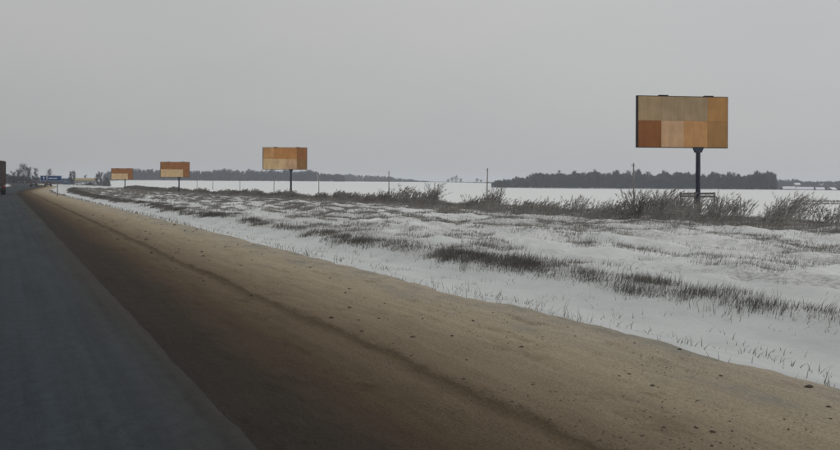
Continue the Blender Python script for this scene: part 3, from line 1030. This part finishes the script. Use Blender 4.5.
def ribbons(x, y, z, H, wd, lean_amt, g, seg=2):
    """bent flat stalks: seg quads then a tip; returns V, F(tri)"""
    n = len(x)
    an = g.random(n) * 6.283
    tilt = g.normal(0, .16, (n, 2)) + LEAN[None] * lean_amt[:, None]
    side = np.stack([np.cos(an), np.sin(an)], -1)
    rows = []
    for k in range(seg + 1):
        t = k / seg
        c = np.stack([x, y], -1) + tilt * (H * (0.35 * t + .65 * t * t))[:, None]
        zz = z + H * t * (1 - .25 * t * np.minimum(1, np.linalg.norm(tilt, axis=1)))
        w = (wd * (1 - .8 * t) / 2)[:, None]
        if k < seg:
            rows.append(np.concatenate([c - side * w, zz[:, None]], 1)); rows.append(np.concatenate([c + side * w, zz[:, None]], 1))
        else:
            rows.append(np.concatenate([c, zz[:, None]], 1))
    V = np.stack(rows, 1)
    m = V.shape[1]
    tri = []
    for k in range(seg - 1):
        a = 2 * k
        tri += [(a, a + 1, a + 3), (a, a + 3, a + 2)]
    a = 2 * (seg - 1)
    tri.append((a, a + 1, a + 2))
    F = (np.arange(n)[:, None, None] * m + np.array(tri)[None]).reshape(-1, 3)
    return V.reshape(-1, 3), F, V[:, -1], tilt


def tufts(n, seed, rlo, rhi, dens, hfn, per=16, ypow=1.9, spread=.10):
    """n tufts of `per` stalks where dens(x, y, r) allows"""
    g = np.random.default_rng(seed)
    m = n * 12
    y = -12 + 240 * g.random(m) ** ypow
    r = g.uniform(rlo, rhi, m)
    x = r + road_off(y) * (1 - ss(18, 70, r))
    keep = in_view(x, y) & (g.random(m) < dens(x, y, r))
    x, y, r = x[keep][:n], y[keep][:n], r[keep][:n]
    n = len(x)
    hh = hfn(g, x, y, r)
    i = np.repeat(np.arange(n), per)
    _, D = tocam(x, y)
    sp = spread * (1 + .012 * D[i])
    bx = x[i] + g.normal(0, 1, n * per) * sp; by = y[i] + g.normal(0, 1.4, n * per) * sp
    H = hh[i] * g.uniform(.45, 1.15, n * per)
    wd = np.maximum(.007, .0006 * D[i]) * g.uniform(.7, 1.4, n * per)
    V, F, _, _ = ribbons(bx, by, zground(bx, by) - .02, H, wd, np.repeat(g.normal(.28, .22, n), per), g, 2)
    return V, F


def ditch_row(x, y, r):
    c = 10.0 + .45 * (fbm(y / 6, y * 0, 201, 3) - .5) * 2
    gap = np.interp(y, [0, 5.8, 6.4, 8.8, 9.5, 11.0, 11.8, 15.2, 16.2, 22, 30, 60, 80, 110], [.4, .5, .95, .85, .55, .55, 1, 1, .55, .55, .26, .26, .5, .55])
    gap = np.clip(gap + 1.3 * (fbm(y / 1.5, y * 0 + 5, 202, 4) - .5), 0, 1)
    wid = .15 + .34 * gap
    return np.exp(-((r - c + .12) / wid) ** 2) * (.10 + .80 * gap) * ss(.25, .6, fbm(x / .35, y / .5, 203, 2))


V, F = tufts(3600, 5, 8.8, 11.6, ditch_row, lambda g, x, y, r: g.uniform(.10, .30, len(x)), 24, 1.7, .10)
o = np_mesh('dead_grass', V, F, M_STUB)
tag(o, 'dark tufts of dead grass along the far lip of the ditch', 'grass', kind='stuff')


def strips(x, y, r):
    n = fbm(r / .8, y / 3.6, 211, 4)
    m = fbm(x / .55, y / 1.0, 77, 3)
    lo = np.interp(r, [10.4, 12, 16, 24, 28, 34, 40, 46], [.485, .47, .45, .44, .40, .37, .45, .62])
    return np.clip(ss(0, .10, n - lo) * ss(.36, .60, m) + .006, 0, 1)


V, F = tufts(36000, 6, 10.6, 44, strips, lambda g, x, y, r: g.uniform(.07, .22, len(x)) * (1 + .5 * ss(26, 31, r)), 15, 1.7, .10)
o = np_mesh('frosted_grass', V, F, M_GREYGRASS)
tag(o, 'grey frosted grass in strips through the snow before the weed row', 'grass', kind='stuff')

# stalks along the shoulder's snowy edge
g = np.random.default_rng(9)
n = 2600
y = 3 + 140 * g.random(n) ** 1.7
r = 5.85 + np.abs(g.normal(0, .40, n)) - .2 + .30 * (fbm(y / 3.0, y * 0 + 3, 41, 4) - 0.5)
cl = fbm(y / 1.1, y * 0 + 8, 45, 3)
k = (cl > .50) | (g.random(n) < .10)
y, r = y[k], r[k]
x = r + road_off(y)
kv = in_view(x, y)
x, y = x[kv], y[kv]
_, D = tocam(x, y)
H = g.uniform(.05, .20, len(x)) * np.where(g.random(len(x)) < .12, 1.8, 1)
V, F, _, _ = ribbons(x, y, np.maximum(zground(x, y), -.2) - .02, H, np.maximum(.008, .0008 * D), g.normal(.2, .35, len(x)), g, 2)
tag(np_mesh('roadside_stubble', V, F, M_STUB), 'dark stalks standing along the edge of the sandy shoulder', 'grass', kind='stuff')

# sparse stalks on the white ditch slope
g = np.random.default_rng(19)
n = 2200
cx = g.uniform(6.2, 10.0, 340); cy = 1 + 60 * g.random(340) ** 1.3
ci = g.integers(0, 340, n)
x = cx[ci] + g.normal(0, .10, n); y = cy[ci] + g.normal(0, .14, n)
V, F, _, _ = ribbons(x, y, zground(x, y) - .02, g.uniform(.04, .16, n), g.uniform(.006, .014, n), g.normal(.35, .5, n), g, 2)
tag(np_mesh('ditch_stalks', V, F, M_STUB), 'scattered stalks on the white ditch slope', 'grass', kind='stuff')


def weeds(name, n, seed, pos_fn, hfn, label, mat=M_WEED, plume=11):
    g = np.random.default_rng(seed)
    x, y = pos_fn(g, n)
    k = in_view(x, y)
    x, y = x[k], y[k]; n = len(x)
    _, D = tocam(x, y)
    H = hfn(g, x, y) if hfn else CLUMP['h'][k]
    wd = np.maximum(.012, .00042 * D) * g.uniform(.8, 1.3, n)
    z = zground(x, y) - .03
    V, F, tip, tilt = ribbons(x, y, z, H, wd, g.normal(.40, .20, n), g, 3)
    # seed-head sprays near the tips
    m = n * plume
    i = np.repeat(np.arange(n), plume)
    t = 1 - .55 * g.random(m) ** 1.3
    c = np.stack([x[i], y[i]], -1) + tilt[i] * (H[i] * (.35 * t + .65 * t * t))[:, None]
    zz = z[i] + H[i] * t * (1 - .25 * t * np.minimum(1, np.linalg.norm(tilt[i], axis=1)))
    a = np.concatenate([c, zz[:, None]], 1)
    dv = np.concatenate([LEAN[None] * .55 + tilt[i] * .5 + g.normal(0, .35, (m, 2)), np.abs(g.normal(.8, .4, (m, 1)))], 1)
    dv /= np.linalg.norm(dv, axis=1, keepdims=True)
    sv = np.cross(dv, g.normal(0, 1, (m, 3))); sv /= np.linalg.norm(sv, axis=1, keepdims=True) + 1e-9
    ln = (H[i] * g.uniform(.08, .22, m))[:, None]
    ww = (np.maximum(.010, .00038 * D[i]))[:, None]
    PV = np.stack([a - sv * ww, a + sv * ww, a + dv * ln], 1).reshape(-1, 3)
    PF = np.arange(len(PV)).reshape(-1, 3) + len(V)
    o = np_mesh(name, np.concatenate([V, PV]), np.concatenate([F, PF]), mat)
    return tag(o, label, 'weeds', kind='stuff')


def row_height(y):
    """how tall the weeds stand along the row"""
    return np.interp(y, [12, 17, 20, 22.5, 25, 30, 33, 36, 39, 44, 46, 51, 54, 58, 64, 68, 85, 240],
                     [.8, .95, 1.35, 1.85, 1.95, 1.95, 1.35, 1.25, .8, .8, 1.5, 1.7, 1.1, 1.75, 1.65, 1.2, 1.1, 1.1])


CLUMP = {}


def clump_positions(g, n):
    """separate bushy clumps scattered along the row"""
    xs, ys, hs = [], [], []
    y = 9.0
    while y < 236:
        y += g.uniform(.25, 1.5) * (1 + y / 70)
        if g.random() < np.interp(y, [9, 18, 20, 37, 38.5, 45, 46, 53, 54, 56.5, 57, 65, 66, 70], [.55, .5, .0, .0, .5, .5, .1, .1, .6, .6, .1, .1, .5, .2]):
            continue
        xc = g.uniform(29.5, 36.5); rad = g.uniform(.35, 1.0) * (1 + y / 160)
        h = float(row_height(y)) * g.uniform(.55, 1.12)
        m = int(g.uniform(45, 130) * (1 + y / 120))
        a = g.random(m) * 6.283; q = rad * np.sqrt(g.random(m))
        xs.append(xc + q * np.cos(a)); ys.append(y + 1.3 * q * np.sin(a))
        hs.append(h * (1.05 - .45 * (q / rad) ** 2) * (.45 + .6 * g.random(m)))
    m = 3500
    yy = 8 + 228 * g.random(m) ** 1.2
    xs.append(g.normal(31.5, 2.4, m)); ys.append(yy); hs.append(g.uniform(.15, .5, m))
    CLUMP['h'] = np.concatenate(hs)
    return np.concatenate(xs), np.concatenate(ys)


weeds('tall_weeds', 0, 71, clump_positions, None, 'tall frosted weeds leaning right along the row of billboards')


def near_positions(g, n):
    y = 10 + 34 * g.random(n * 6)
    x = g.uniform(24.5, 31, n * 6)
    cl = fbm(x / 2.0, y / 3.0, 99, 3)
    k = (cl > .56) & (g.random(n * 6) < ss(24, 29, x) * .8 + .12) & (g.random(n * 6) < ss(14, 21, y) * .8 + .2)
    return x[k][:n], y[k][:n]


weeds('near_weeds', 1000, 74, near_positions, lambda g, x, y: (.25 + .85 * g.random(len(x)) ** 1.5) * (.7 + .5 * ss(26, 30, x)),
      'bushy frosted weeds in front of the largest billboard')


def low_positions(g, n):
    y = 4 + 190 * g.random(n * 4) ** 1.2
    x = g.normal(28.5, 2.2, n * 4)
    cl = fbm(x / 2.2, y / 6, 97, 3)
    k = cl > .52
    return x[k][:n], y[k][:n]


weeds('low_weeds', 3000, 72, low_positions, lambda g, x, y: g.uniform(.18, .5, len(x)), 'low tangled weeds in front of the tall weed row', M_GREYGRASS, 6)


def far_positions(g, n):
    u = g.uniform(790, 900, n); k = g.integers(0, 2, n)
    D = np.where(k == 0, 150 + (u - 790) * -.05, 128 + (u - 790) * .03) + g.normal(0, 2.4, n) + 10 * (fbm(u / 14, u * 0, 5, 2) - .5)
    X = (u - 420) / 700 * D
    return X * math.cos(YAW) + D * math.sin(YAW), -X * math.sin(YAW) + D * math.cos(YAW)


weeds('field_weeds', 1800, 73, far_positions, lambda g, x, y: g.uniform(.15, .45, len(x)), 'dark strips of weeds lying on the snowy field at far right', M_STUB, 4)


def shrub(u, D, H, seed, label, stems=26, spread=.55, lean=.3):
    x, y = pix(u, D)
    rd = random.Random(seed)
    root = empty('bare_shrub', (x, y, gz(x, y) - .04))
    st = MB(); v = []; f = []
    for k in range(stems):
        a = rd.uniform(0, 6.283); sp = spread * 2.1 * math.sqrt(rd.random())
        h = H * rd.uniform(.55, 1.05)
        dx = math.cos(a) * sp * h * .7 + LEAN[0] * lean * h * .5; dy = math.sin(a) * sp * h * .7 + LEAN[1] * lean * h * .5
        b = Vector((rd.gauss(0, .20), rd.gauss(0, .20), 0))
        p = [b, b + Vector((dx * .3, dy * .3, h * .42)), b + Vector((dx * .65, dy * .65, h * .76)), b + Vector((dx, dy, h))]
        st.tube(p, [.009, .008, .006, .003], 3, False)
        for s in range(22):
            q = rd.uniform(.5, 2.95); i = int(q)
            c = p[i].lerp(p[i + 1], q - i)
            d = ((p[i + 1] - p[i]).normalized() + Vector((rd.gauss(0, .45), rd.gauss(0, .45), rd.gauss(.1, .25)))).normalized()
            sv = d.cross(Vector((rd.gauss(0, 1), rd.gauss(0, 1), rd.gauss(0, 1)))).normalized() * .013
            e = c + d * h * rd.uniform(.08, .22)
            m = len(v)
            v.extend([tuple(c - sv), tuple(c + sv), tuple(e)]); f.append((m, m + 1, m + 2))
    st.build('stem', M_SHRUB, root)['kind'] = 'stuff'
    new_mesh('twig', v, f, M_SHRUB, root)['kind'] = 'stuff'
    return tag(root, label, 'shrub', 'bare shrubs in the weed row')


for (u, D, H, sd_, lab, ns, sp) in [
        (636, 39, 1.60, 1, 'fan shaped bare shrub at the foot of the nearest utility pole', 64, .50),
        (662, 41, 1.35, 2, 'bare shrub left of the dark board frame by the largest billboard', 26, .45),
        (716, 39, 1.50, 3, 'bare shrub just right of the largest billboard post', 34, .5),
        (738, 37, 1.25, 4, 'rounded bare shrub well right of the largest billboard post', 26, .55),
        (574, 46, 1.25, 5, 'low bare shrub under the middle of the dark wood', 24, .5),
        (497, 56, 2.15, 6, 'tall thin bare shrub right of the second nearest utility pole', 20, .20),
        (470, 56, 1.25, 7, 'dark dense bare shrub left of the second nearest utility pole', 34, .5),
        (432, 60, 2.0, 8, 'tall bushy bare shrub below the far horizon trees', 32, .38),
        (418, 61, 1.3, 9, 'smaller bare shrub left of the tall bushy one', 24, .45),
        (384, 68, 1.5, 10, 'bare shrub at the foot of the utility pole nearest the weeds centre', 26, .42),
        (776, 35, 1.15, 11, 'sparse bare shrub below the right end of the dark wood', 20, .5),
        (824, 33, 1.05, 12, 'bare shrub closest to the right edge of the photo', 22, .55)]:
    shrub(u, D, H, sd_, lab, ns, sp)


# ------------------------------------------------------------------ frozen mud clods on the shoulder
def clod_mesh(seed):
    """crumbly lump: a flattened ball pushed about by noise"""
    rd = random.Random(seed)
    n = 12
    rings = []
    for q in range(7):
        ph = -1.25 + q * 2.6 / 6
        ring = []
        for k in range(n):
            th = 6.283 * k / n
            w = .55 + .9 * float(fbm(np.array(2.1 + 1.4 * math.cos(th) * math.cos(ph) + seed * 7), np.array(1.7 * math.sin(th) * math.cos(ph) + 1.9 * math.sin(ph)), 5 + seed, 3))
            ring.append((w * math.cos(th) * math.cos(ph), w * math.sin(th) * math.cos(ph), .62 * w * math.sin(ph)))
        rings.append(ring)
    return MB().loft(rings).build('mud_clod', M_CLOD, None, False)


protos = [clod_mesh(k) for k in range(6)]
rd = random.Random(23)
nclod = 0
tries = 0
while nclod < 120 and tries < 8000:
    tries += 1
    s = 2.5 + 34 * rd.random() ** 1.5
    r = rd.choice((rd.gauss(3.25, .4), rd.uniform(1.6, 3.0), rd.uniform(3.2, 5.6), rd.uniform(3.2, 5.6)))
    if not 1.5 < r < 5.5:
        continue
    u, D = tocam(r, s)
    if D < 3.4 or not -20 < u < 860:
        continue
    if r < 2.7 and rd.random() < .85:
        continue
    sz = rd.uniform(.007, .018) * (1 + .05 * D) * (1.6 if rd.random() < .12 else 1)
    o = protos[nclod] if nclod < 6 else protos[nclod % 6].copy()
    if nclod >= 6:
        col.objects.link(o)
    o.location = (r, s, float(z_shoulder(np.array(r), np.array(s))) + sz * rd.uniform(-.15, .12))
    o.rotation_euler = (rd.uniform(-.2, .2), rd.uniform(-.2, .2), rd.uniform(0, 6.28))
    o.scale = (sz * rd.uniform(.8, 1.5), sz * rd.uniform(.8, 1.3), sz * rd.uniform(.6, 1.0))
    tag(o, 'small dark frozen mud clod lying on the sandy road shoulder', 'mud clod', 'mud clods on the shoulder')
    nclod += 1

# loose crumbs of soil, far too many to count
g = np.random.default_rng(31)
n = 16000
yy = 1.5 + 26 * g.random(n) ** 1.5
rr = np.where(g.random(n) < .25, g.normal(3.05, .22, n), 1.45 + 4.0 * g.random(n))
k = (fbm(rr / .5, yy / .8, 301, 3) > .50) & (rr > 2.6) & (rr < 5.5)
yy, rr = yy[k], rr[k]; n = len(yy)
sz = .0035 + .010 * g.random(n) ** 2.5
zz = z_shoulder(rr, yy)
ring = []
for q in range(4):
    a = g.random(n) * .8 + q * 1.571
    ring.append(np.stack([rr + sz * g.uniform(.7, 1.4, n) * np.cos(a), yy + sz * g.uniform(.7, 1.4, n) * np.sin(a), zz - .003], -1))
top = np.stack([rr + g.normal(0, .3, n) * sz, yy + g.normal(0, .3, n) * sz, zz + sz * g.uniform(.4, .9, n)], -1)
V = np.stack(ring + [top], 1).reshape(-1, 3)
F = (np.arange(n)[:, None, None] * 5 + np.array([(0, 1, 4), (1, 2, 4), (2, 3, 4), (3, 0, 4)])[None]).reshape(-1, 3)
tag(np_mesh('soil_crumbs', V, F, M_CLOD), 'fine dark soil crumbs strewn over the shoulder', 'soil', kind='stuff')

# ------------------------------------------------------------------ thin winter haze
hz = MB().box(-3050, 3050, -1250, 3050, -12, 32).build('haze', None)
hz.data.materials.clear()
hm = bpy.data.materials.new('haze_air')
hm.use_nodes = True
ht = hm.node_tree
ht.nodes.clear()
ho = ht.nodes.new('ShaderNodeOutputMaterial')
pv = ht.nodes.new('ShaderNodeVolumePrincipled')
pv.inputs['Color'].default_value = (0.82, 0.88, 0.97, 1)
pv.inputs['Density'].default_value = 0.00032
ht.links.new(pv.outputs['Volume'], ho.inputs['Volume'])
hz.data.materials.append(hm)
tag(hz, 'thin pale winter haze over the fields', kind='stuff')
